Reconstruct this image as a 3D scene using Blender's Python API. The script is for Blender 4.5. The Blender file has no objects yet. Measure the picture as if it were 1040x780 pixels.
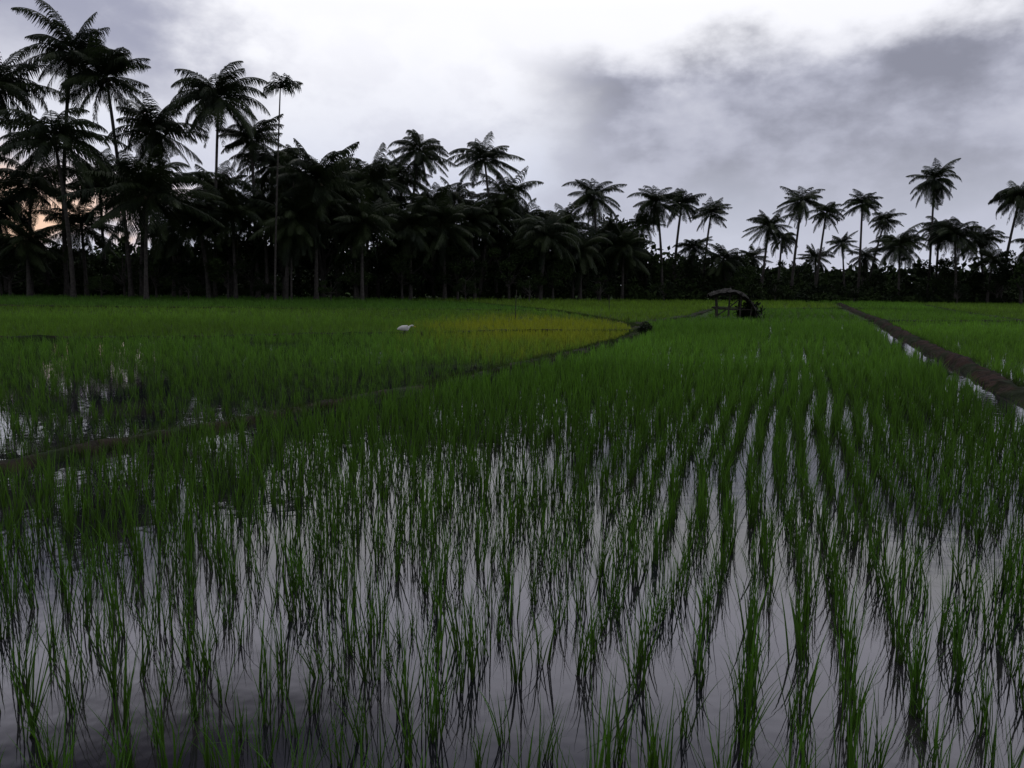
import bpy, math, random
import numpy as np
from mathutils import Vector, Matrix, Euler
random.seed(7)
rng = np.random.default_rng(7)
scene = bpy.context.scene
col = scene.collection

# ------------------------------------------------------------------ helpers
def link(o):
    col.objects.link(o); return o

def new_mesh(name, verts, faces, tint=None, mat=None, smooth=False):
    verts = np.asarray(verts, dtype=np.float32)
    faces = np.asarray(faces, dtype=np.int32)
    me = bpy.data.meshes.new(name)
    me.vertices.add(len(verts)); me.vertices.foreach_set('co', verts.ravel())
    nf, k = faces.shape
    me.loops.add(nf*k); me.loops.foreach_set('vertex_index', faces.ravel())
    me.polygons.add(nf)
    me.polygons.foreach_set('loop_start', np.arange(0, nf*k, k, dtype=np.int32))
    me.update(calc_edges=True)
    if smooth:
        me.polygons.foreach_set('use_smooth', np.ones(nf, dtype=bool))
    if tint is not None:
        a = me.color_attributes.new('tint', 'FLOAT_COLOR', 'POINT')
        c = np.ones((len(verts), 4), dtype=np.float32); c[:, :3] = tint
        a.data.foreach_set('color', c.ravel())
    if mat: me.materials.append(mat)
    return me

class NT:
    def __init__(s, tree): s.t = tree; tree.nodes.clear()
    def n(s, typ, **kw):
        nd = s.t.nodes.new(typ)
        for k, v in kw.items(): setattr(nd, k, v)
        return nd
    def l(s, a, b): s.t.links.new(a, b)
    def _set(s, sock, v):
        if isinstance(v, bpy.types.NodeSocket): s.l(v, sock)
        else: sock.default_value = v
    def math(s, op, a, b=0.0, clamp=False):
        nd = s.n('ShaderNodeMath', operation=op, use_clamp=clamp)
        s._set(nd.inputs[0], a); s._set(nd.inputs[1], b); return nd.outputs[0]
    def step(s, v, a, b, lo=0.0, hi=1.0):
        nd = s.n('ShaderNodeMapRange', interpolation_type='SMOOTHSTEP')
        s._set(nd.inputs[0], v); nd.inputs[1].default_value = a; nd.inputs[2].default_value = b
        nd.inputs[3].default_value = lo; nd.inputs[4].default_value = hi
        return nd.outputs[0]
    def mix(s, f, a, b, mode='MIX'):
        nd = s.n('ShaderNodeMix', data_type='RGBA', blend_type=mode)
        s._set(nd.inputs[0], f)
        for i, v in ((6, a), (7, b)):
            if isinstance(v, tuple): v = (*v[:3], 1.0)
            s._set(nd.inputs[i], v)
        return nd.outputs[2]
    def noise(s, vec, scale, detail=4, rough=.5, dist=0.0):
        nd = s.n('ShaderNodeTexNoise')
        if vec is not None: s.l(vec, nd.inputs['Vector'])
        nd.inputs['Scale'].default_value = scale; nd.inputs['Detail'].default_value = detail
        nd.inputs['Roughness'].default_value = rough; nd.inputs['Distortion'].default_value = dist
        return nd.outputs['Fac']

def mat_new(name):
    m = bpy.data.materials.new(name); m.use_nodes = True
    return m, NT(m.node_tree)

def leaf_mat(name, c1=None, c2=None, scale=1.0, trans=.3, rough=.5, tint=False, spec=.3):
    m, t = mat_new(name)
    geo = t.n('ShaderNodeNewGeometry')
    if tint:
        at = t.n('ShaderNodeAttribute', attribute_name='tint')
        info = t.n('ShaderNodeObjectInfo')
        base = at.outputs['Color']
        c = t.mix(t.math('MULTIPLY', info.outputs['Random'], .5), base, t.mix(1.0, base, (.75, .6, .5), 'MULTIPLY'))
    else:
        c = t.mix(t.step(t.noise(geo.outputs['Position'], scale, 1), .35, .65), c1, c2)
    p = t.n('ShaderNodeBsdfPrincipled'); t.l(c, p.inputs['Base Color'])
    p.inputs['Roughness'].default_value = rough
    p.inputs['Specular IOR Level'].default_value = spec
    o = t.n('ShaderNodeOutputMaterial')
    if trans > 0:
        tr = t.n('ShaderNodeBsdfTranslucent')
        t.l(t.mix(1.0, c, (1.2, 1.3, .6), 'MULTIPLY'), tr.inputs['Color'])
        mx = t.n('ShaderNodeMixShader'); mx.inputs[0].default_value = trans
        t.l(p.outputs[0], mx.inputs[1]); t.l(tr.outputs[0], mx.inputs[2])
        t.l(mx.outputs[0], o.inputs[0])
    else:
        t.l(p.outputs[0], o.inputs[0])
    return m

def plain_mat(name, c1, c2, scale=3.0, rough=.85, bump=.3, c3=None, s3=.6, spec=.3, detail=5):
    m, t = mat_new(name)
    tc = t.n('ShaderNodeTexCoord'); v = tc.outputs['Object']
    n = t.noise(v, scale, detail, .6)
    c = t.mix(t.step(n, .35, .65), c1, c2)
    if c3: c = t.mix(t.step(t.noise(v, s3, 5, .6), .42, .58), c, c3)
    p = t.n('ShaderNodeBsdfPrincipled'); t.l(c, p.inputs['Base Color'])
    p.inputs['Roughness'].default_value = rough
    p.inputs['Specular IOR Level'].default_value = spec
    b = t.n('ShaderNodeBump'); b.inputs['Strength'].default_value = bump; b.inputs['Distance'].default_value = .05
    t.l(n, b.inputs['Height']); t.l(b.outputs[0], p.inputs['Normal'])
    o = t.n('ShaderNodeOutputMaterial'); t.l(p.outputs[0], o.inputs[0])
    return m

def water_mat():
    m, t = mat_new('paddy_water')
    geo = t.n('ShaderNodeNewGeometry'); v = geo.outputs['Position']
    n = t.noise(v, .9, 4, .6)
    c = t.mix(t.step(n, .4, .65), (.008, .008, .011), (.020, .018, .019))
    p = t.n('ShaderNodeBsdfPrincipled'); t.l(c, p.inputs['Base Color'])
    t.l(t.step(n, .45, .7, .02, .06), p.inputs['Roughness'])
    p.inputs['IOR'].default_value = 1.5
    b = t.n('ShaderNodeBump'); b.inputs['Strength'].default_value = .06; b.inputs['Distance'].default_value = .02
    t.l(t.noise(v, 6, 2, .5), b.inputs['Height']); t.l(b.outputs[0], p.inputs['Normal'])
    o = t.n('ShaderNodeOutputMaterial'); t.l(p.outputs[0], o.inputs[0])
    return m

M_rice = leaf_mat('rice_leaf', tint=True, scale=.5, trans=.42, rough=.55, spec=.12)
M_frond = leaf_mat('palm_frond', (.009, .015, .007), (.022, .033, .011), .5, .10, .6, spec=.12)
M_leaf = leaf_mat('broad_leaf', (.007, .012, .005), (.022, .036, .011), .35, 0, .8, spec=.05)
M_bark = plain_mat('palm_bark', (.025, .022, .02), (.055, .05, .045), 6)
M_mud = plain_mat('bund_mud', (.012, .010, .007), (.027, .021, .014), 5, .9, .8, (.013, .022, .008), 1.6, spec=.06)
M_mud2 = plain_mat('ditch_mud', (.010, .007, .006), (.040, .024, .018), 7, .95, 1.0, (.014, .020, .009), 1.1, spec=.05)
M_ground = plain_mat('ground_grass', (.02, .045, .01), (.035, .07, .015), 1.2, .95, .5, (.025, .04, .012), .15, spec=.05)
M_wood = plain_mat('old_wood', (.02, .018, .015), (.05, .045, .04), 8)
M_thatch = plain_mat('grey_thatch', (.012, .012, .011), (.05, .048, .045), 9, .95, .9, spec=.05)
M_water = water_mat()
M_white, t = mat_new('white_feather')
tc = t.n('ShaderNodeTexCoord')
p = t.n('ShaderNodeBsdfPrincipled'); t.l(t.mix(t.noise(tc.outputs['Object'], 20, 3), (.45, .45, .42), (.62, .62, .58)), p.inputs['Base Color'])
p.inputs['Roughness'].default_value = .8
o_ = t.n('ShaderNodeOutputMaterial'); t.l(p.outputs[0], o_.inputs[0])
M_beak = plain_mat('yellow_beak', (.5, .3, .03), (.6, .38, .05), 5, .5, .1)
M_fruit = plain_mat('coconut_husk', (.03, .035, .015), (.05, .04, .02), 5, .6, .1)

def top(o, name, label, cat, group=None, kind=None):
    o['label'] = label; o['category'] = cat
    if group: o['group'] = group
    if kind: o['kind'] = kind
    return o

# ------------------------------------------------------------------ ground
S = 900.0
g = link(bpy.data.objects.new('ground', new_mesh('ground', [(-S, -S, 0), (S, -S, 0), (S, S, 0), (-S, S, 0)], [(0, 1, 2, 3)], mat=M_ground)))
top(g, 'ground', 'flat dark green grassy earth under the paddies', 'ground', kind='structure')

# bund centre lines (world metres)
B1 = np.array([(-12., -7.), (-8, -.5), (-4.35, 6.15), (-2.95, 8.6), (-1.05, 12.3), (1.15, 17.4), (3.2, 22.6), (4.35, 26.6), (4.7, 31), (3.9, 37), (2.3, 46), (-3, 60), (-12, 68)])
B2 = np.array([(1.8, -5.), (4.25, 2.), (7.6, 11.5), (9.5, 16.7), (13.1, 26.5), (16.8, 36.), (22.1, 51.), (30.5, 74)])
B3 = np.array([(-30., 15.), (-16, 18.4), (-9, 20.6), (-4.5, 23.2), (0, 25.2), (4.3, 26.8)])
B4 = np.array([(17., 17.), (20.5, 26), (25, 38.), (32, 58), (40, 78)])
B5 = np.array([(-45., 38.), (-22, 41), (-8, 43.5), (2.4, 45)])
B6 = np.array([(4.7, 31.), (9, 40), (13, 52), (20, 56), (29, 60)])
B7 = np.array([(16.5, 37.), (24., 38.5), (45, 43.)])
def xat(B, y): return np.interp(y, B[:, 1], B[:, 0])

def resample(B, st):
    seg = np.linalg.norm(np.diff(B, axis=0), axis=1); s = np.r_[0, np.cumsum(seg)]
    n = max(3, int(s[-1]/st)); ss = np.linspace(0, s[-1], n)
    P = np.c_[np.interp(ss, s, B[:, 0]), np.interp(ss, s, B[:, 1])]
    k = max(1, int(1.2/st))
    if len(P) > 4*k:
        Q = P.copy()
        for i in range(k, len(P)-k): Q[i] = P[i-k:i+k+1].mean(0)
        P = Q
    return P
def dist_poly(X, Y, B):
    d = np.full(X.shape, 1e9)
    for a, b in zip(B[:-1], B[1:]):
        ab = b-a; L2 = (ab**2).sum()
        tt = np.clip(((X-a[0])*ab[0]+(Y-a[1])*ab[1])/L2, 0, 1)
        d = np.minimum(d, np.hypot(X-a[0]-tt*ab[0], Y-a[1]-tt*ab[1]))
    return d

def bund(B, prof, mat, label, amp=.03, st=.08):
    P = resample(B, st); n = len(P)
    T = np.gradient(P, axis=0); T /= np.linalg.norm(T, axis=1)[:, None]
    R = np.c_[T[:, 1], -T[:, 0]]
    prof = np.array(prof); k = len(prof)
    def sm(w): return np.convolve(rng.normal(0, 1, n+w-1), np.ones(w)/w, 'valid')[:n]*math.sqrt(w)
    wob = sm(15)*.02; hs = 1+sm(21)*.16
    V = np.zeros((n, k, 3))
    for j, (u, z) in enumerate(prof):
        uu = u+wob+sm(4)*amp*.7
        V[:, j, :2] = P+R*uu[:, None]
        V[:, j, 2] = z*(hs if z > 0 else 1)+(sm(3)*amp*.5 if 0 < j < k-1 else 0)
    idx = np.arange(n*k).reshape(n, k)
    F = np.stack([idx[:-1, :-1], idx[:-1, 1:], idx[1:, 1:], idx[1:, :-1]], -1).reshape(-1, 4)
    o = link(bpy.data.objects.new('earth_bund', new_mesh('earth_bund', V.reshape(-1, 3), F, mat=mat, smooth=True)))
    top(o, '', label, 'bund', kind='structure')
    return o
low = [(-.19, -.04), (-.14, .025), (-.08, .06), (0, .07), (.08, .065), (.14, .025), (.19, -.04)]
bund(B1, low, M_mud, 'low muddy earth bund between flooded rice paddies', .018)
bund(B2, [(-.30, -.04), (-.24, .05), (-.18, .11), (-.10, .15), (0, .155), (.08, .14), (.15, .06), (.22, -.04)], M_mud2, 'raised brown earth bund beside a water ditch', .028)
for B in (B3, B4, B5, B6, B7):
    bund(B, [(a, b*1.3) for a, b in low], M_mud, 'low narrow earth bund across green paddies', st=.2)

# water sheets
def sheet(poly, label):
    import bmesh
    bm = bmesh.new()
    vs = [bm.verts.new((x, y, .012)) for x, y in poly]
    bm.faces.new(vs); bmesh.ops.triangulate(bm, faces=bm.faces[:])
    me = bpy.data.meshes.new('water'); bm.to_mesh(me); bm.free()
    for p in me.polygons:
        if p.normal.z < 0: p.flip()
    me.materials.append(M_water)
    o = link(bpy.data.objects.new('water', me))
    top(o, '', label, 'water', kind='structure')
ys = [-5, 0, 6, 9, 12.3, 17.4, 22.6, 26.6, 31, 36]
sheet([(xat(B1, y), y) for y in ys]+[(xat(B2, y), y) for y in ys[::-1]], 'still shallow water flooding the main paddy')
yl = [-5, 0, 6, 9, 12.3, 17.4, 22.6, 26]
sheet([(xat(B1, y), y) for y in yl]+[(0, 25.2), (-4.5, 23.2), (-9, 20.6), (-16, 18.4), (-30, 15), (-30, -5)], 'still shallow water in a thinly planted paddy')
sheet([(xat(B2, y), y) for y in [0, 10, 20, 30]]+[(xat(B4, 30), 30), (xat(B4, 20), 20), (17, 17), (13, 0)], 'shallow water under densely planted rice')

# ------------------------------------------------------------------ rice
def blades(P, phi, L, th0, kap, w, S, cb, ct):
    n = len(P); s = np.linspace(0, 1, S+1)
    th = th0[:, None]+kap[:, None]*s[None, :]**1.8
    ds = L[:, None]/S
    r = np.zeros((n, S+1)); z = np.zeros((n, S+1))
    tm = (th[:, 1:]+th[:, :-1])/2
    r[:, 1:] = np.cumsum(np.sin(tm)*ds, 1); z[:, 1:] = np.cumsum(np.cos(tm)*ds, 1)
    wa = phi+np.pi/2+rng.uniform(-.9, .9, n)
    prof = (1-s**2.4)*.94+.06
    hw = w[:, None]*prof[None, :]*.5
    C = np.stack([P[:, 0, None]+np.cos(phi)[:, None]*r, P[:, 1, None]+np.sin(phi)[:, None]*r, P[:, 2, None]+z], -1)
    off = np.stack([np.cos(wa)[:, None]*hw, np.sin(wa)[:, None]*hw, np.zeros_like(hw)], -1)
    V = np.stack([C-off, C+off], 2).reshape(-1, 3)
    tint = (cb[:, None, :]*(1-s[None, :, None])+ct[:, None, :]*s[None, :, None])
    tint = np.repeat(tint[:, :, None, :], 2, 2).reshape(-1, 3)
    base = np.arange(n)[:, None]*((S+1)*2)+np.arange(S)[None, :]*2
    F = np.stack([base, base+1, base+3, base+2], -1).reshape(-1, 4)
    return V, F, tint

def clumps(XY, K, S, H, wid, spread, cb, ct, rad=.022):
    n = len(XY); m = n*K
    X = np.repeat(XY, K, 0)+rng.normal(0, rad, (m, 2))
    P = np.c_[X, np.zeros(m)]
    phi = rng.uniform(0, 2*np.pi, m)
    L = np.repeat(H, K)*rng.uniform(.5, 1.08, m)
    th0 = np.abs(rng.normal(0, 1, m))*spread*.5+.03
    kap = rng.uniform(.0, 1.0, m)**2.5*spread*3.6
    w = np.repeat(wid, K)*rng.uniform(.7, 1.2, m)
    v = rng.uniform(.65, 1.3, (m, 1))
    return blades(P, phi, L, th0, kap, w, S, np.repeat(cb, K, 0)*v, np.repeat(ct, K, 0)*v)

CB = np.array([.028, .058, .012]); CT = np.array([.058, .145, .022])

U = np.array([.33, .944]); U /= np.linalg.norm(U); W = np.array([U[1], -U[0]])
def grid(dw, du, y0, y1, jit, drop, margin=2.0):
    R = y1*1.35
    a = np.arange(-R, R, dw); b = np.arange(-R*.3, R*1.4, du)
    A, Bq = np.meshgrid(a, b, indexing='ij')
    A = A+rng.uniform(-1, 1, (A.shape[0], 1))*jit*.7; Bq = Bq+rng.uniform(0, du, (A.shape[0], 1))
    A = A.ravel(); Bq = Bq.ravel()
    A = A+np.sin(Bq*.55+A*.35)*.09+np.sin(Bq*1.7+A*1.1)*.03
    X = A*W[0]+Bq*U[0]; Y = A*W[1]+Bq*U[1]
    X = X+rng.normal(0, jit, X.shape); Y = Y+rng.normal(0, jit, X.shape)
    k = (Y > y0) & (Y <= y1) & (np.abs(X) < .70*Y+margin) & (rng.uniform(0, 1, X.shape) > drop)
    return X[k], Y[k]
def lump(X, Y, f, s=0.):
    return (np.sin(X*f+1.3+s)+np.sin(Y*f*1.2+.7+2*s)+np.sin((X+Y)*f*.73+2.1+s)+np.sin((X-1.4*Y)*f*.51+s))/4
def region(X, Y):
    """0 main, 1 thin left paddy, 2 left beyond cross bund, 3 right"""
    r = np.zeros(X.shape, int)
    left = X < xat(B1, Y); right = X > xat(B2, Y)
    yc = np.interp(X, B3[:, 0], B3[:, 1])
    r[left & (Y < yc)] = 1; r[left & (Y >= yc)] = 2; r[right] = 3
    return r
def clear(X, Y):
    k = np.ones(X.shape, bool)
    for B, d in ((B3, .2), (B4, .35), (B5, .6), (B6, .4), (B7, .5)): k &= dist_poly(X, Y, B) > d
    x1 = xat(B1, Y)
    k &= dist_poly(X, Y, B1) > np.where(X > x1, .40+.10*np.sin(Y*3), .24)
    db = X-xat(B2, Y)
    return k & ~((db > -.80-.12*np.sin(Y*2)) & (db < .26)) & (np.hypot(X-10.8, Y-39) > 1.5)
def colours(X, Y, r):
    n = len(X)
    v = (1+.22*lump(X, Y, .35)+.12*lump(X, Y, 1.1, 3))[:, None]*rng.uniform(.8, 1.2, (n, 1))
    cb = np.tile(CB, (n, 1))*v; ct = np.tile(CT, (n, 1))*v
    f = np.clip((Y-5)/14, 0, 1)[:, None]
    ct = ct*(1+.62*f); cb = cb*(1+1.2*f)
    p5 = (r == 2) & (Y > np.interp(X, B5[:, 0], B5[:, 1])); ct[p5] *= (.82, .86, .9); cb[p5] *= (.82, .86, .9)
    p2 = (r == 2) & ~p5; ct[p2] *= (1.15, 1.02, 1.); cb[p2] *= (1.15, 1.02, 1.)
    p6 = (r == 0) & (Y > 34) & (X < np.interp(Y, B6[:, 1], B6[:, 0])); ct[p6] *= (1.4, 1.12, 1.); cb[p6] *= (1.4, 1.12, 1.)
    p3 = (r == 3); ct[p3] *= (1.1, 1.08, 1.); cb[p3] *= (1.1, 1.08, 1.)
    p4 = p3 & (X > xat(B4, Y)); ct[p4] *= (1.15, .92, 1.)
    q = np.hypot((X-1.2)/4.4, (Y-28.)/9.5)
    yel = np.clip(1.6-1.3*q+.3*lump(X, Y, .9, 1)+rng.normal(0, .15, n), 0, 1)*((r == 2) | (r == 1))*.9
    yc = np.array([.29, .34, .034])
    ct = ct*(1-yel[:, None])+yc*yel[:, None]; cb = cb*(1-yel[:, None])+yc*.7*yel[:, None]
    return cb, ct

# near paddy plants
X, Y = grid(.205, .155, 1.75, 15, .024, .05, 1.2)
r = region(X, Y); k = clear(X, Y) & (r == 0)
k &= ~((lump(X, Y, 2.4) > .8))
X, Y = X[k], Y[k]
vis = (np.abs(X) < .655*Y+.12) & (Y > 1.95)
d = np.where(vis, np.hypot(X, Y), 1e9)
order = np.argsort(d); ind = order[:300]; rest = order[300:]
protos = []
for i in range(24):
    K = random.randint(9, 16)
    H = np.array([random.uniform(.33, .45)])
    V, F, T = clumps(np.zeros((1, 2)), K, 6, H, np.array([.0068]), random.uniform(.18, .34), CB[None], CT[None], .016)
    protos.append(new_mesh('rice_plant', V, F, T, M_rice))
for q in ind:
    o = link(bpy.data.objects.new('rice_plant', random.choice(protos)))
    o.location = (X[q], Y[q], 0)
    o.rotation_euler = (random.gauss(0, .05), random.gauss(0, .05), random.uniform(0, 6.28))
    s = random.uniform(.68, 1.10); o.scale = (s, s, s*random.uniform(.85, 1.1))
    top(o, '', 'young green rice plant standing in shallow still water', 'rice plant', 'rice plants in flooded paddy rows')
parts = []
def addcl(X, Y, K, S, H, w, spread, rad=.022):
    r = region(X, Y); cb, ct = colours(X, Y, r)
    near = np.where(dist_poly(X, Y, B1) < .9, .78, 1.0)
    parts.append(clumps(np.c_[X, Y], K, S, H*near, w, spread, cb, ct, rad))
Xr, Yr = X[rest], Y[rest]
addcl(Xr, Yr, 12, 4, rng.uniform(.28, .42, len(Xr)), .0067+.00045*np.clip(Yr-4, 0, 20), .28, .020)
# near thin paddy on the far side of the low bund
X, Y = grid(.23, .2, 4, 15, .03, .06, 2.5)
r = region(X, Y); lm = lump(X, Y, 1.1, .4)+.35*lump(X, Y, 3.3)
k = clear(X, Y) & (r == 1) & (lm < .56)
X, Y = X[k], Y[k]; addcl(X, Y, 10, 3, rng.uniform(.18, .31, len(X)), np.full(len(X), .0082), .34)
# mid distance
X, Y = grid(.25, .2, 15, 32, .035, .04, 3)
r = region(X, Y); lm = lump(X, Y, 1.1, .4)+.35*lump(X, Y, 3.3)
k = clear(X, Y) & ~((r == 1) & (lm > .48) & (X < -3.5) & (Y < 19.5))
X, Y, r = X[k], Y[k], r[k]
H = np.where(r == 0, .34, np.where(r == 1, .25, .24))*rng.uniform(.75, 1.2, len(X))
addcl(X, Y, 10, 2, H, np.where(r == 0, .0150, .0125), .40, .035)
X, Y = grid(.25, .2, 7, 15, .03, .04, 2.5)
r = region(X, Y); k = clear(X, Y) & (r == 3); X, Y = X[k], Y[k]
addcl(X, Y, 10, 3, rng.uniform(.24, .35, len(X)), np.full(len(X), .012), .38, .03)
# far
X, Y = grid(.42, .33, 32, 58, .08, .03, 5)
k = clear(X, Y); X, Y = X[k], Y[k]
H = (.27+.05*lump(X, Y, .12, 2))*rng.uniform(.7, 1.25, len(X))
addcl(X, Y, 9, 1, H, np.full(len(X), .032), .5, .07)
X, Y = grid(.6, .5, 58, 92, .13, .02, 8)
k = clear(X, Y) & (Y < 60+(X+38)*.33); X, Y = X[k], Y[k]
addcl(X, Y, 9, 1, .32*rng.uniform(.7, 1.3, len(X)), np.full(len(X), .05), .5, .14)
off = 0; VV = []; FF = []; TT = []
for V, F, T in parts:
    VV.append(V); FF.append(F+off); TT.append(T); off += len(V)
o = link(bpy.data.objects.new('rice_crop', new_mesh('rice_crop', np.concatenate(VV), np.concatenate(FF), np.concatenate(TT), M_rice)))
top(o, '', 'dense green rice crop planted in rows over the paddies', 'rice crop', kind='stuff')

# grass on the bunds
GX = []
for B, dens, sd in ((B1, 85, .10), (B2, 34, .10), (B3, 18, .12), (B4, 14, .15), (B5, 8, .15), (B6, 10, .15), (B7, 8, .15)):
    P = resample(B, .05)
    n = int(len(P)*.05*dens)
    q = P[rng.integers(0, len(P), n)]+rng.normal(0, sd, (n, 2))
    if B is B2: q[:, 0] += .14
    GX.append(q[(q[:, 1] > 1)])
GX = np.concatenate(GX)
keep = lump(GX[:, 0], GX[:, 1], 2.2) > -.45; GX = GX[keep]; n = len(GX)
cb = np.tile([.016, .028, .008], (n, 1)); ct = np.tile([.032, .056, .014], (n, 1))
V, F, T = clumps(GX, 9, 2, rng.uniform(.03, .10, n)+.05, np.full(n, .009), .9, cb, ct, .04)
V[:, 2] += .02
o = link(bpy.data.objects.new('bund_grass', new_mesh('bund_grass', V, F, T, M_rice)))
top(o, '', 'short weedy grass growing on muddy bunds', 'grass', kind='stuff')

# ------------------------------------------------------------------ palms
def tube(path, rad, sides=8):
    path = np.asarray(path, float); n = len(path)
    T = np.gradient(path, axis=0); T /= np.linalg.norm(T, axis=1)[:, None]
    ref = np.array([1., 0, 0]) if abs(T[0][0]) < .9 else np.array([0, 1., 0])
    V = []
    for i in range(n):
        a = np.cross(T[i], ref); a /= np.linalg.norm(a); b = np.cross(T[i], a)
        for j in range(sides):
            ph = 2*math.pi*j/sides
            V.append(path[i]+rad[i]*(math.cos(ph)*a+math.sin(ph)*b))
    F = []
    for i in range(n-1):
        for j in range(sides):
            F.append((i*sides+j, i*sides+(j+1) % sides, (i+1)*sides+(j+1) % sides, (i+1)*sides+j))
    return np.array(V), np.array(F)

def crown_mesh(seed, nf=26, L=4.4, lf=1.05, step=.06, e_hi=84, e_lo=-65, dr=(45, 110), wl=.062, wind=.0):
    rg = np.random.default_rng(seed)
    PA = []
    wa = rg.uniform(0, 6.28); wind = rg.uniform(.0, .35) if wind == 0 else wind
    wv = np.array([math.cos(wa), math.sin(wa), 0])*wind
    Z = np.array([0, 0, 1.])
    for i in range(nf):
        f = i/(nf-1)
        az = i*2.39996+rg.uniform(-.5, .5)
        e0 = math.radians(e_hi+(e_lo-e_hi)*f+rg.uniform(-16, 16))
        Lf = L*rg.uniform(.68, 1.1)*(.8 if f < .1 else 1)
        droop = math.radians(rg.uniform(*dr))*(1 if e0 > 0 else .5)
        twist = rg.uniform(-.6, .6)
        ns = max(6, int(Lf/step)); q = np.linspace(0, 1, ns+1)
        e = e0-droop*q**1.3; a = az+twist*q*q
        tn = np.c_[np.cos(e)*np.cos(a), np.cos(e)*np.sin(a), np.sin(e)]+q[:, None]*wv
        tn /= np.linalg.norm(tn, axis=1)[:, None]
        pts = np.r_[np.zeros((1, 3)), np.cumsum(tn[:-1]*(Lf/ns), 0)]
        side = np.array([-math.sin(az), math.cos(az), 0])
        w = (.04*(1-q*.8))[:, None]; up = np.cross(tn, side)
        for o_ in (side*w, up*w):
            PA.append(np.stack([pts[:-1]-o_[:-1], pts[:-1]+o_[:-1], pts[1:]+o_[1:], pts[1:]-o_[1:]], 1))
        hang = rg.uniform(.15, .8); old = f > .9
        for sg in (-1, 1):
            k = (q > .1) & (rg.uniform(0, 1, ns+1) > (.3 if old else .04))
            n = k.sum(); A = pts[k]; t_ = tn[k]; qq = q[k]
            ll = (lf*np.sin(np.pi*np.minimum(1, qq*.84+.14))**.65*rg.uniform(.75, 1.2, n)*(.7 if old else 1))[:, None]
            dv = side*sg*.8+t_*.75-Z*(.05+hang*rg.uniform(.4, 1.3, (n, 1)))
            dv /= np.linalg.norm(dv, axis=1)[:, None]
            d2 = dv*.6-Z*.75; d2 /= np.linalg.norm(d2, axis=1)[:, None]
            m = A+dv*ll*.5; e_ = m+d2*ll*.5; ww = t_*wl*.5
            PA.append(np.stack([A-ww*.7, A+ww*.7, m+ww, m-ww], 1))
            PA.append(np.stack([m-ww, m+ww, e_+ww*.2, e_-ww*.2], 1))
    V = np.concatenate(PA).reshape(-1, 3)
    return new_mesh('crown', V, np.arange(len(V)).reshape(-1, 4), mat=M_frond)

crowns = [crown_mesh(s+20, nf=random.randint(32, 46), L=random.uniform(3.7, 4.6), dr=random.choice([(35, 100), (55, 130), (45, 115)]), e_lo=random.choice([-45, -65, -80])) for s in range(12)]
areca = crown_mesh(50, nf=11, L=1.7, lf=.7, step=.08, e_hi=80, e_lo=5, dr=(40, 80), wl=.07)
def fruit_mesh(seed):
    import bmesh
    rg = random.Random(seed); bm = bmesh.new()
    for i in range(12):
        a = rg.uniform(0, 6.28); r_ = rg.uniform(.22, .42)
        bmesh.ops.create_icosphere(bm, subdivisions=1, radius=rg.uniform(.11, .15),
            matrix=Matrix.Translation((r_*math.cos(a), r_*math.sin(a), rg.uniform(-.6, -.15))))
    me = bpy.data.meshes.new('coconut_bunch'); bm.to_mesh(me); bm.free(); me.materials.append(M_fruit); return me
fruits = [fruit_mesh(i) for i in range(2)]

def palm(b, D, h, cs=1.0, lean=0.0, kind='coconut', label=None):
    x, y = b*D, D
    e = link(bpy.data.objects.new('areca_palm' if kind == 'areca' else 'coconut_palm', None))
    e.location = (x, y, 0); e.empty_display_size = .5
    ln = lean*1.6 if lean else random.gauss(0, .09)*h
    ly = random.gauss(0, .05)*h
    s = np.linspace(0, 1, 14)
    pw = random.uniform(1.2, 2.2)
    path = np.c_[ln*(s**pw-1), ly*(s**1.5-1), s*h-.1]
    r0 = random.uniform(.14, .19) if kind != 'areca' else .08
    rad = r0*(1-.42*s)+.10*np.exp(-s*h/.6)*(1 if kind != 'areca' else .3)
    rad *= 1+.04*np.sin(s*60)
    V, F = tube(path, rad)
    tr = link(bpy.data.objects.new('trunk', new_mesh('trunk', V, F, mat=M_bark, smooth=True)))
    tr.parent = e
    cr = link(bpy.data.objects.new('crown', areca if kind == 'areca' else random.choice(crowns)))
    cr.parent = e; cr.location = tuple(path[-1]); cr.rotation_euler = (random.gauss(0, .14), random.gauss(0, .14), random.uniform(0, 6.28))
    cr.scale = (cs, cs, cs*random.uniform(.85, 1.1))
    if kind == 'coconut' and h > 6:
        fr = link(bpy.data.objects.new('coconut_bunch', random.choice(fruits)))
        fr.parent = e; fr.location = tuple(path[-1]); fr.scale = (cs, cs, cs)
    if not label:
        label = ('tall coconut palm with slender trunk at the paddy edge' if h > 10.5 else
                 'coconut palm with drooping fronds above dark undergrowth' if h > 6.4 else
                 'short young coconut palm with wide drooping fronds')
    top(e, '', label, 'palm tree', 'palm trees lining the paddies')

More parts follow.
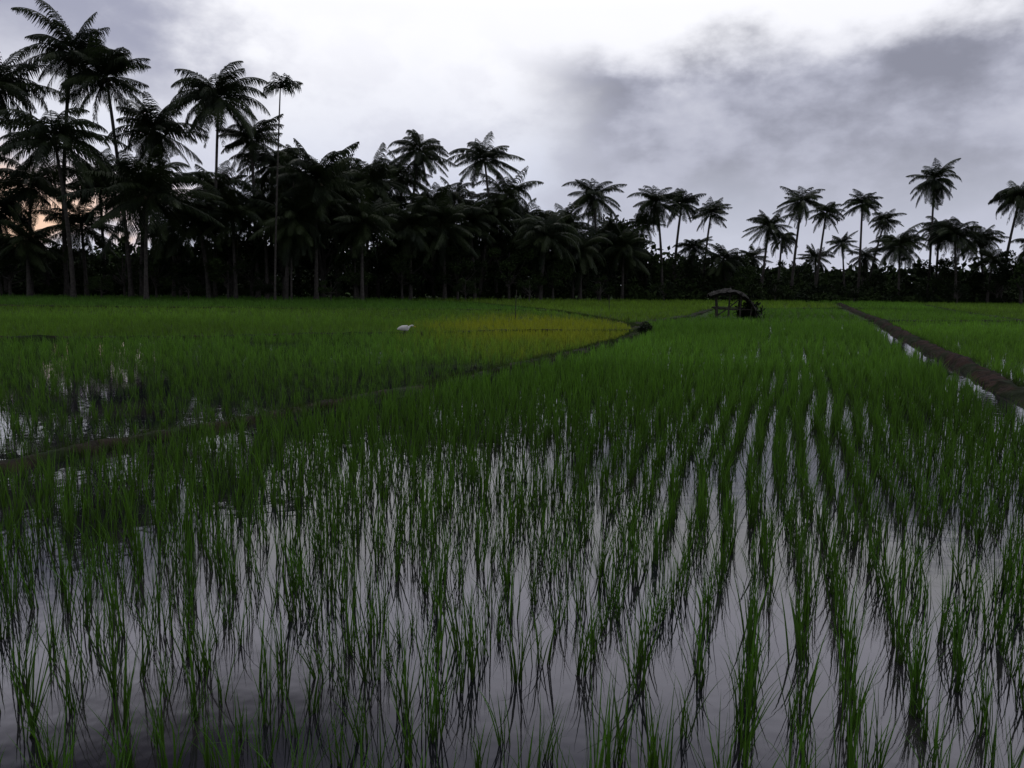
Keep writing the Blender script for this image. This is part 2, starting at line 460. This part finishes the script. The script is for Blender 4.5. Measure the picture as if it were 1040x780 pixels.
PAL = [
 (-.635, 60, 15.6, 1.15, .5), (-.540, 62, 18.4, 1.08, 1.2), (-.500, 61, 16.4, 1.05, -.5), (-.568, 58, 11.4, 1.12, -.6), (-.70, 62, 13, 1., .4),
 (-.445, 63, 13.0, 1.05, .8), (-.364, 62, 15.2, 1.05, .6), (-.325, 65, 12.8, .9, -.4), (-.455, 55, 7.4, 1.2, 0),
 (-.246, 61, 9.0, 1.15, 0), (-.300, 67, 11.0, .95, .3), (-.215, 66, 7.6, 1.05, 0), (-.275, 60, 6.0, 1.0, 0), (-.352, 60, 6.4, .9, 0),
 (-.118, 74, 13.6, .84, .7), (-.038, 74, 12.9, .84, -.8), (-.140, 76, 11.4, .9, 0), (-.176, 70, 10.0, 1.0, 0), (-.090, 68, 6.6, 1.0, 0),
 (-.012, 75, 9.6, .9, .3), (.040, 70, 5.8, 1.0, 0), (.098, 79, 10.2, .82, 0), (.066, 78, 7.2, .85, 0), (.012, 78, 7.8, .8, 0),
 (.176, 82, 10.0, .76, -.5), (.208, 85, 10.2, .72, .4), (.245, 86, 9.4, .70, .3), (.138, 77, 5.2, .9, 0), (.318, 87, 8.2, .70, 0),
 (.357, 88, 11.0, .74, .3), (.388, 91, 10.0, .66, .4), (.432, 90, 11.0, .70, -.3), (.462, 93, 9.4, .64, .6), (.519, 88, 13.4, .80, -.4),
 (.627, 86, 11.4, .86, .6), (.550, 85, 7.2, .9, 0), (.582, 88, 7.0, .74, 0), (.482, 86, 6.2, .85, 0), (.378, 96, 5.2, .55, 0),
 (-.055, 70, 6.8, .95, 0), (-.130, 66, 6.2, .95, 0), (.085, 74, 4.8, .85, 0), (.225, 84, 5.6, .65, 0), (.262, 82, 4.4, .7, 0),
 (-.425, 62, 5.4, .9, 0), (-.395, 60, 6.0, .9, 0), (-.075, 77, 9.2, .8, 0), (.115, 82, 6.6, .75, 0), (.30, 92, 5.0, .55, 0),
 (.44, 95, 5.4, .55, 0), (.655, 90, 6.5, .8, 0), (-.60, 62, 8.6, 1.0, 0), (-.515, 66, 9.6, 1.0, 0), (.70, 92, 10.5, .8, 0), (-.74, 60, 9, .9, 0),
 (-.19, 62, 6.2, .95, 0), (-.16, 73, 8.3, .9, 0), (.16, 88, 8.2, .66, .2), (.335, 98, 7.4, .55, 0), (.41, 100, 7.2, .55, 0),
 (-.255, 66, 8.4, 1.0, 0), (-.225, 70, 9.6, .95, 0), (-.105, 73, 8.4, .9, 0), (-.37, 66, 8.8, .95, 0), (-.47, 66, 8.6, .95, 0), (-.645, 62, 6.8, 1.0, 0),
 (-.31, 62, 7.2, .9, 0), (-.285, 70, 9.8, .9, 0), (.03, 77, 7.0, .85, 0), (-.61, 58, 4.2, .8, 0), (-.54, 64, 5.8, .9, 0),
 (-.20, 72, 10.4, .85, 0), (.60, 84, 4.6, .7, 0), (.53, 90, 8.2, .65, 0), (-.03, 72, 7.6, .85, 0),
]
for b, D, h, cs, ln in PAL: palm(b, D, h, cs, ln)
palm(-.288, 57, 14.9, 1.0, .4, 'areca', 'slim areca palm with small tufted crown')
palm(-.272, 60, 10.5, 1.0, .2, 'areca', 'slim areca palm with small tufted crown')

# ------------------------------------------------------------------ broadleaf trees / undergrowth
def leaf_quads(C, size, asp=.5, rg=rng):
    n = len(C)
    a = rg.normal(0, 1, (n, 3)); a /= np.linalg.norm(a, axis=1)[:, None]
    b = np.cross(a, rg.normal(0, 1, (n, 3))); b /= np.linalg.norm(b, axis=1)[:, None]
    a = a*size[:, None]*.5; b = b*size[:, None]*.5*asp
    V = np.stack([C-a, C-a*.1+b, C+a, C-a*.1-b], 1).reshape(-1, 3)
    F = np.arange(n*4).reshape(n, 4)
    return V, F
def crown_tree(seed, R=2.6, H=5.5):
    rg = np.random.default_rng(seed)
    nb = 17; pts = []; tv = []; tf = []
    ctrs = []
    for i in range(nb):
        a = rg.uniform(0, 6.28); rr = R*math.sqrt(rg.uniform(.02, 1))*.85
        z = H*(.35+.65*rg.uniform(0, 1)*(1-.4*(rr/R)**2))
        ctrs.append((rr*math.cos(a), rr*math.sin(a), z))
    V, F = tube([(0, 0, -.1), (.05, .02, H*.25), (.1, .05, H*.5), (.05, 0, H*.8)], [.16, .13, .09, .04], 7)
    tv.append(V); tf.append(F); off = len(V)
    for c in ctrs:
        c = np.array(c); s = np.array([.07, .03, H*rg.uniform(.2, .45)])
        m = (s+c)/2+np.array([0, 0, -.15])
        V, F = tube([s, m, c], [.07, .045, .015], 5); tv.append(V); tf.append(F+off); off += len(V)
        n = 170; r_ = rg.uniform(.45, 1.15)
        q = rg.normal(0, 1, (n, 3)); q /= np.linalg.norm(q, axis=1)[:, None]
        q *= (rg.uniform(0, 1, (n, 1))**.5)*r_; q[:, 2] *= .75
        pts.append(c+q)
    pts = np.concatenate(pts)
    V, F = leaf_quads(pts, rg.uniform(.16, .36, len(pts)), .5, rg)
    return new_mesh('crown', V, F, mat=M_leaf), new_mesh('trunk', np.concatenate(tv), np.concatenate(tf), mat=M_bark, smooth=True)
tv = [crown_tree(100+i, random.uniform(2.2, 3.1), random.uniform(5, 6)) for i in range(6)]
def tree(b, D, s, sz=1.0):
    c, t_ = random.choice(tv)
    e = link(bpy.data.objects.new('broadleaf_tree', None)); e.location = (b*D, D, 0)
    rz = random.uniform(0, 6.28)
    for nm, me in (('trunk', t_), ('crown', c)):
        q = link(bpy.data.objects.new(nm, me)); q.parent = e; q.scale = (s, s, s*sz); q.rotation_euler = (0, 0, rz)
    top(e, '', 'dark leafy broadleaf tree among the palms' if s > 1 else 'small dark bushy tree at the paddy edge', 'tree', 'broadleaf trees among the palms')
TR = [(-.69, 64, 1.2, 1.1), (-.635, 60, .8, 1), (-.585, 64, .8, 1), (-.555, 66, .8, 1), (-.49, 63, .75, 1), (-.42, 64, 1.0, 1), (-.39, 68, 1.2, 1), (-.33, 66, 1.1, 1.1),
      (-.24, 68, 1.4, 1.1), (-.17, 70, 1.25, 1.1), (-.1, 72, 1.2, 1), (-.04, 74, 1.25, 1.1), (.03, 76, 1.2, 1.1), (.075, 76, 1.1, 1.0), (.118, 80, 1.1, 1.2),
      (.14, 82, 1.2, 1.45), (.165, 82, .9, 1), (.2, 84, .9, 1), (.235, 86, .8, 1), (.27, 84, 1.0, 1.0), (.283, 80, .75, 1), (.31, 88, .6, 1), (.35, 94, .8, 1.1),
      (.40, 90, .45, 1), (.45, 92, .7, 1), (.5, 90, .55, 1), (.535, 88, .95, 1), (.57, 88, .8, 1), (.61, 84, .8, 1), (.64, 82, 1.1, 1), (.68, 84, 1.1, 1), (-.71, 60, 1.1, 1), (-.005, 70, .9, 1), (-.2, 64, .8, 1),
      (-.29, 64, 1.1, 1), (-.14, 66, .8, 1), (-.07, 68, .8, 1), (.05, 71, .8, 1), (-.27, 72, 1.6, 1), (-.12, 76, 1.4, 1), (0, 78, 1.3, 1), (-.45, 60, .6, 1), (-.36, 60, .7, 1),
      (-.52, 57, .34, 1), (-.41, 57, .36, 1), (-.31, 58, .4, 1), (-.23, 59, .34, 1), (-.06, 64, .38, 1), (.02, 66, .42, 1), (.11, 70, .4, 1), (.19, 74, .42, 1), (.33, 80, .42, 1), (.43, 82, .36, 1), (.56, 80, .42, 1)]
for a in TR: tree(*a)

def lineD(b): return 63+(b+.65)/1.3*25
n = 62000
b = rng.uniform(-.85, .85, n)
dep = rng.uniform(0, 1, n)**1.2*15
D = lineD(b)+dep-1.5+3.2*lump(b*40, b*10, 1.5)+1.5*lump(b*110, b*40, 2.1)
hmax = np.interp(b, [-.85, -.6, -.35, -.28, .1, .2, .4, .85], [3.0, 2.5, 2.8, 4.0, 3.8, 2.5, 1.6, 2.3])*(1+.6*lump(b*60, D, .9)+.55*lump(b*200, D*2, 1.3))
hmax = np.clip(hmax, .6, 9)*np.clip(.18+dep/6, 0, 1)
z = hmax*rng.uniform(0, 1, n)**.8
V, F = leaf_quads(np.c_[b*D, D, z+.1], rng.uniform(.25, .65, n), .42)
o = link(bpy.data.objects.new('undergrowth', new_mesh('undergrowth', V, F, mat=M_leaf)))
top(o, '', 'dense dark shrubs and saplings beneath the palms', 'undergrowth', kind='stuff')
n = 60000
b = rng.uniform(-1., 1., n)
D = rng.uniform(105, 150, n)
hm = np.interp(b, [-1, -.6, -.35, -.25, .08, .2, .35, 1], [5.2, 4.8, 5.8, 8.0, 7.2, 5.0, 3.8, 4.4])*(1+.4*lump(b*110, D*.2, .8)+.38*lump(b*300, D*.3, 1.2))
hm = np.clip(hm, 1, 14)
z = hm*rng.uniform(0, 1, n)**.75
V, F = leaf_quads(np.c_[b*D, D, z], rng.uniform(.6, 1.3, n), .6)
o = link(bpy.data.objects.new('distant_woodland', new_mesh('distant_woodland', V, F, mat=M_leaf)))
top(o, '', 'far-off dark tree line along the horizon', 'woodland', kind='stuff')

# ------------------------------------------------------------------ field shelter
sh = link(bpy.data.objects.new('field_shelter', None)); sh.location = (10.8, 39, 0); sh.rotation_euler = (0, 0, math.radians(-8))
top(sh, '', 'ruined low field shelter with humped dark thatch on poles', 'shelter')
def part(name, V, F, mat, parent, smooth=True):
    q = link(bpy.data.objects.new(name, new_mesh(name, V, F, mat=mat, smooth=smooth))); q.parent = parent; return q
for (x, y, h, lx) in ((-.75, -.5, 1.2, -.10), (-.7, .5, 1.2, -.08), (.3, -.5, 1.3, .05), (.35, .5, 1.3, .06), (-.25, -.52, 1.32, .06), (.8, -.5, .85, .12)):
    V, F = tube([(x, y, -.1), (x+lx*.4, y, h*.5), (x+lx, y, h)], [.05, .045, .035], 7); part('post', V, F, M_wood, sh)
for (p0, p1) in (((-.95, -.5, .5), (.9, -.5, .46)), ((-.95, .5, .5), (.9, .5, .46)), ((-1.05, -.52, 1.12), (.4, -.52, 1.25)), ((-.8, -.5, .12), (.25, -.52, .95))):
    V, F = tube([p0, tuple((np.array(p0)+np.array(p1))/2+np.array([0, 0, -.03])), p1], [.035, .035, .03], 6); part('rail', V, F, M_wood, sh)
nu, nv = 24, 12; V = []
prof = [(-1.15, 1.20), (-.85, 1.33), (-.45, 1.42), (0, 1.42), (.42, 1.28), (.75, 1.0), (.98, .6), (1.08, .15)]
pu = np.linspace(0, 1, nu); px = np.interp(pu, np.linspace(0, 1, 8), [p[0] for p in prof]); pz = np.interp(pu, np.linspace(0, 1, 8), [p[1] for p in prof])
for lay in (0, -.08):
    for i in range(nu):
        for j in range(nv):
            yy = -.75+1.5*j/(nv-1)
            V.append((px[i]+random.gauss(0, .025), yy+random.gauss(0, .04), pz[i]+lay-.22*yy*yy+random.gauss(0, .03)))
idx = np.arange(2*nu*nv).reshape(2, nu, nv); F = []
for l_ in (0, 1):
    for i in range(nu-1):
        for j in range(nv-1):
            F.append((idx[l_, i, j], idx[l_, i+1, j], idx[l_, i+1, j+1], idx[l_, i, j+1]))
for i in range(nu-1):
    for j in (0, nv-1): F.append((idx[0, i, j], idx[0, i+1, j], idx[1, i+1, j], idx[1, i, j]))
for j in range(nv-1):
    for i in (0, nu-1): F.append((idx[0, i, j], idx[0, i, j+1], idx[1, i, j+1], idx[1, i, j]))
part('roof', V, F, M_thatch, sh, False)
V = []; F = []
for i in range(8):
    y0 = -.5+i*.14
    s = len(V)
    for (x, z) in ((-.9, .55), (.55, .52)):
        for (dy, dz) in ((-.05, 0), (.05, 0), (.05, .02), (-.05, .02)): V.append((x, y0+dy, z+dz))
    F += [(s, s+1, s+5, s+4), (s+1, s+2, s+6, s+5), (s+2, s+3, s+7, s+6), (s+3, s, s+4, s+7), (s, s+3, s+2, s+1), (s+4, s+5, s+6, s+7)]
part('platform', V, F, M_wood, sh, False)
c = np.c_[rng.normal(0, .24, 1100), rng.normal(0, .3, 1100), np.abs(rng.normal(0, .34, 1100))+.05]
V, F = leaf_quads(c, rng.uniform(.12, .3, 1100), .35)
o = link(bpy.data.objects.new('brush_heap', new_mesh('brush_heap', V, F, mat=M_frond))); o.location = (11.7, 39.1, 0)
top(o, '', 'dark heap of cut brush beside the ruined shelter', 'brush heap')

# ------------------------------------------------------------------ stick marker
def stick(x, y, h, lean=.04):
    V, F = tube([(0, 0, -.1), (lean*.4, 0, h*.5), (lean, .02, h)], [.024, .022, .016], 6)
    o = link(bpy.data.objects.new('marker_stick', new_mesh('marker_stick', V, F, mat=M_wood, smooth=True))); o.location = (x, y, 0)
    top(o, '', 'thin bare wooden stick standing in the rice', 'stick')
stick(.1, 34, 1.3); stick(5.6, 46, 1.0, -.05)

# ------------------------------------------------------------------ white egret
e = link(bpy.data.objects.new('white_egret', None)); e.location = (-2.95, 21.6, -.02); e.rotation_euler = (0, 0, math.radians(12)); e.scale = (.88, .88, 1.0)
top(e, '', 'white egret stooping to feed among rice plants', 'bird')
def skin(name, pts, edges, rad, mat, parent, lv=2):
    me = bpy.data.meshes.new(name); me.from_pydata(pts, edges, []); me.materials.append(mat)
    q = link(bpy.data.objects.new(name, me)); q.parent = parent
    m = q.modifiers.new('Skin', 'SKIN'); m.use_smooth_shade = True
    for i, r_ in enumerate(rad): me.skin_vertices[0].data[i].radius = (r_, r_*.95)
    me.skin_vertices[0].data[0].use_root = True
    sd = q.modifiers.new('Sub', 'SUBSURF'); sd.levels = lv; sd.render_levels = lv
    return q
skin('body', [(0, 0, .34), (-.09, 0, .345), (-.17, 0, .335), (-.25, 0, .315), (.08, 0, .345), (.13, 0, .37), (.17, 0, .41), (.215, 0, .42), (.26, 0, .40)],
     [(0, 1), (1, 2), (2, 3), (0, 4), (4, 5), (5, 6), (6, 7), (7, 8)], [.085, .082, .055, .018, .065, .035, .024, .022, .026], M_white, e)
skin('beak', [(.27, 0, .397), (.31, 0, .385), (.345, 0, .372)], [(0, 1), (1, 2)], [.012, .008, .003], M_beak, e)
for yy, dx in ((-.03, .02), (.03, -.03)):
    skin('leg', [(0, yy, .29), (-.02+dx, yy, .17), (dx, yy, .03), (dx+.05, yy, .025)], [(0, 1), (1, 2), (2, 3)], [.014, .007, .006, .005], M_wood, e, 1)

for (x, y, s) in ((4.45, 26.3, .8), (4.2, 25.6, .55)):
    n = 520
    c = np.c_[rng.normal(0, .11, n), rng.normal(0, .11, n), np.abs(rng.normal(0, .12, n))+.1]*s
    V, F = leaf_quads(c, rng.uniform(.08, .14, n), .4)
    o = link(bpy.data.objects.new('weed_tuft', new_mesh('weed_tuft', V, F, mat=M_frond))); o.location = (x, y, .02)
    top(o, '', 'dark weed tuft growing on the muddy bund', 'weeds', 'weed tufts on the bund')

# ------------------------------------------------------------------ world: overcast sky
w = bpy.data.worlds.new('World'); scene.world = w; w.use_nodes = True
t = NT(w.node_tree)
tc = t.n('ShaderNodeTexCoord')
nrm = t.n('ShaderNodeVectorMath', operation='NORMALIZE'); t.l(tc.outputs['Generated'], nrm.inputs[0])
sp = t.n('ShaderNodeSeparateXYZ'); t.l(nrm.outputs[0], sp.inputs[0])
az = t.math('ARCTAN2', sp.outputs[0], sp.outputs[1]); el = t.math('ARCSINE', sp.outputs[2])
mp = t.n('ShaderNodeMapping'); mp.inputs['Scale'].default_value = (1, 1, 1.7); mp.inputs['Location'].default_value = (.35, 0, .2); t.l(nrm.outputs[0], mp.inputs[0])
n1 = t.noise(mp.outputs[0], 3.0, 5, .5)
n1c = t.math('SUBTRACT', n1, .5)
n2 = t.noise(mp.outputs[0], 7, 6, .55)
n2c = t.math('SUBTRACT', n2, .5)
naz = t.math('MULTIPLY', az, -1.0)
azw = t.math('ADD', t.math('ADD', az, t.math('MULTIPLY', n1c, .28)), t.math('MULTIPLY', n2c, .28))
elw = t.math('ADD', el, t.math('MULTIPLY', n1c, .08))
elw = t.math('ADD', elw, t.math('MULTIPLY', n2c, .14))
c = t.mix(t.step(elw, .07, .28), (.66, .69, .82), (1.03, 1.03, 1.08))
c = t.mix(t.math('MULTIPLY', t.math('MULTIPLY', t.step(n2, .45, .62), t.step(elw, .34, .16)), .38), c, (.50, .51, .64))
c = t.mix(t.math('MULTIPLY', t.step(t.math('ADD', naz, t.math('MULTIPLY', n2c, .5)), .27, .50), t.step(elw, .15, .28)), c, (.38, .39, .50))
# small warm glow low on one side
gl = t.math('MULTIPLY', t.step(t.math('ADD', naz, t.math('MULTIPLY', n2c, .6)), .40, .54), t.step(elw, .155, .07))
c = t.mix(gl, c, (1.0, .68, .50))
# unseen bright band added above the frame to lift the water reflection
c = t.mix(t.step(el, .31, .42), c, (1.45, 1.43, 1.66))
# grey cloud bank
m = t.math('MULTIPLY', t.step(azw, -.05, .14), t.step(elw, .30, .24))
m = t.math('MULTIPLY', m, t.step(elw, .01, .17, .15, 1.0))
m = t.math('MULTIPLY', m, t.step(azw, 1.4, .9))
m = t.math('MULTIPLY', m, t.step(n2, .78, .50, .55, 1.0))
dk = t.mix(t.step(n2, .36, .62), (.27, .275, .34), (.46, .47, .57))
c = t.mix(m, c, dk)
# unseen higher band, darkened so the nearest water reflects less light
c = t.mix(t.step(el, .47, .60), c, (.62, .62, .76))
c = t.mix(t.math('MULTIPLY', t.step(t.math('MULTIPLY', azw, -1.0), .02, .44), t.step(el, .40, .54)), c, (.05, .05, .08))  # unseen dark patch added high left, darkens the water reflection on that side
c = t.mix(t.step(el, .75, 1.1), c, (.85, .86, .95))
back = t.step(t.math('ABSOLUTE', az), 1.3, 2.2)
c = t.mix(back, c, t.mix(n1, (.22, .22, .27), (.65, .65, .73)))
sky = t.n('ShaderNodeTexSky'); sky.sky_type = 'NISHITA'; sky.sun_disc = False
sky.sun_elevation = math.radians(48); sky.sun_rotation = math.radians(-10)
bgs = t.n('ShaderNodeBackground'); t.l(sky.outputs[0], bgs.inputs[0]); bgs.inputs[1].default_value = .06
bgc = t.n('ShaderNodeBackground'); t.l(c, bgc.inputs[0]); bgc.inputs[1].default_value = 1.0
mx = t.n('ShaderNodeMixShader'); mx.inputs[0].default_value = .94
t.l(bgs.outputs[0], mx.inputs[1]); t.l(bgc.outputs[0], mx.inputs[2])
o = t.n('ShaderNodeOutputWorld'); t.l(mx.outputs[0], o.inputs[0])

sun = bpy.data.lights.new('sun', 'SUN'); sun.energy = .5; sun.angle = math.radians(25); sun.color = (1, .96, .9)
so = link(bpy.data.objects.new('sun', sun))
sd = Vector((math.sin(math.radians(-10))*math.cos(math.radians(48)), math.cos(math.radians(-10))*math.cos(math.radians(48)), math.sin(math.radians(48))))
so.rotation_euler = (-sd).to_track_quat('-Z', 'Y').to_euler()

# ------------------------------------------------------------------ camera
cam = bpy.data.cameras.new('camera'); cam.sensor_width = 36; cam.lens = 27.7; cam.clip_end = 3000; cam.clip_start = .05
co = link(bpy.data.objects.new('camera', cam))
co.matrix_world = Matrix.Translation((0, 0, 1.6)) @ Matrix.Rotation(math.radians(90-7.33), 4, 'X') @ Matrix.Rotation(math.radians(.8), 4, 'Z')
scene.camera = co
scene.view_settings.view_transform = 'Standard'; scene.view_settings.look = 'None'; scene.view_settings.exposure = 0
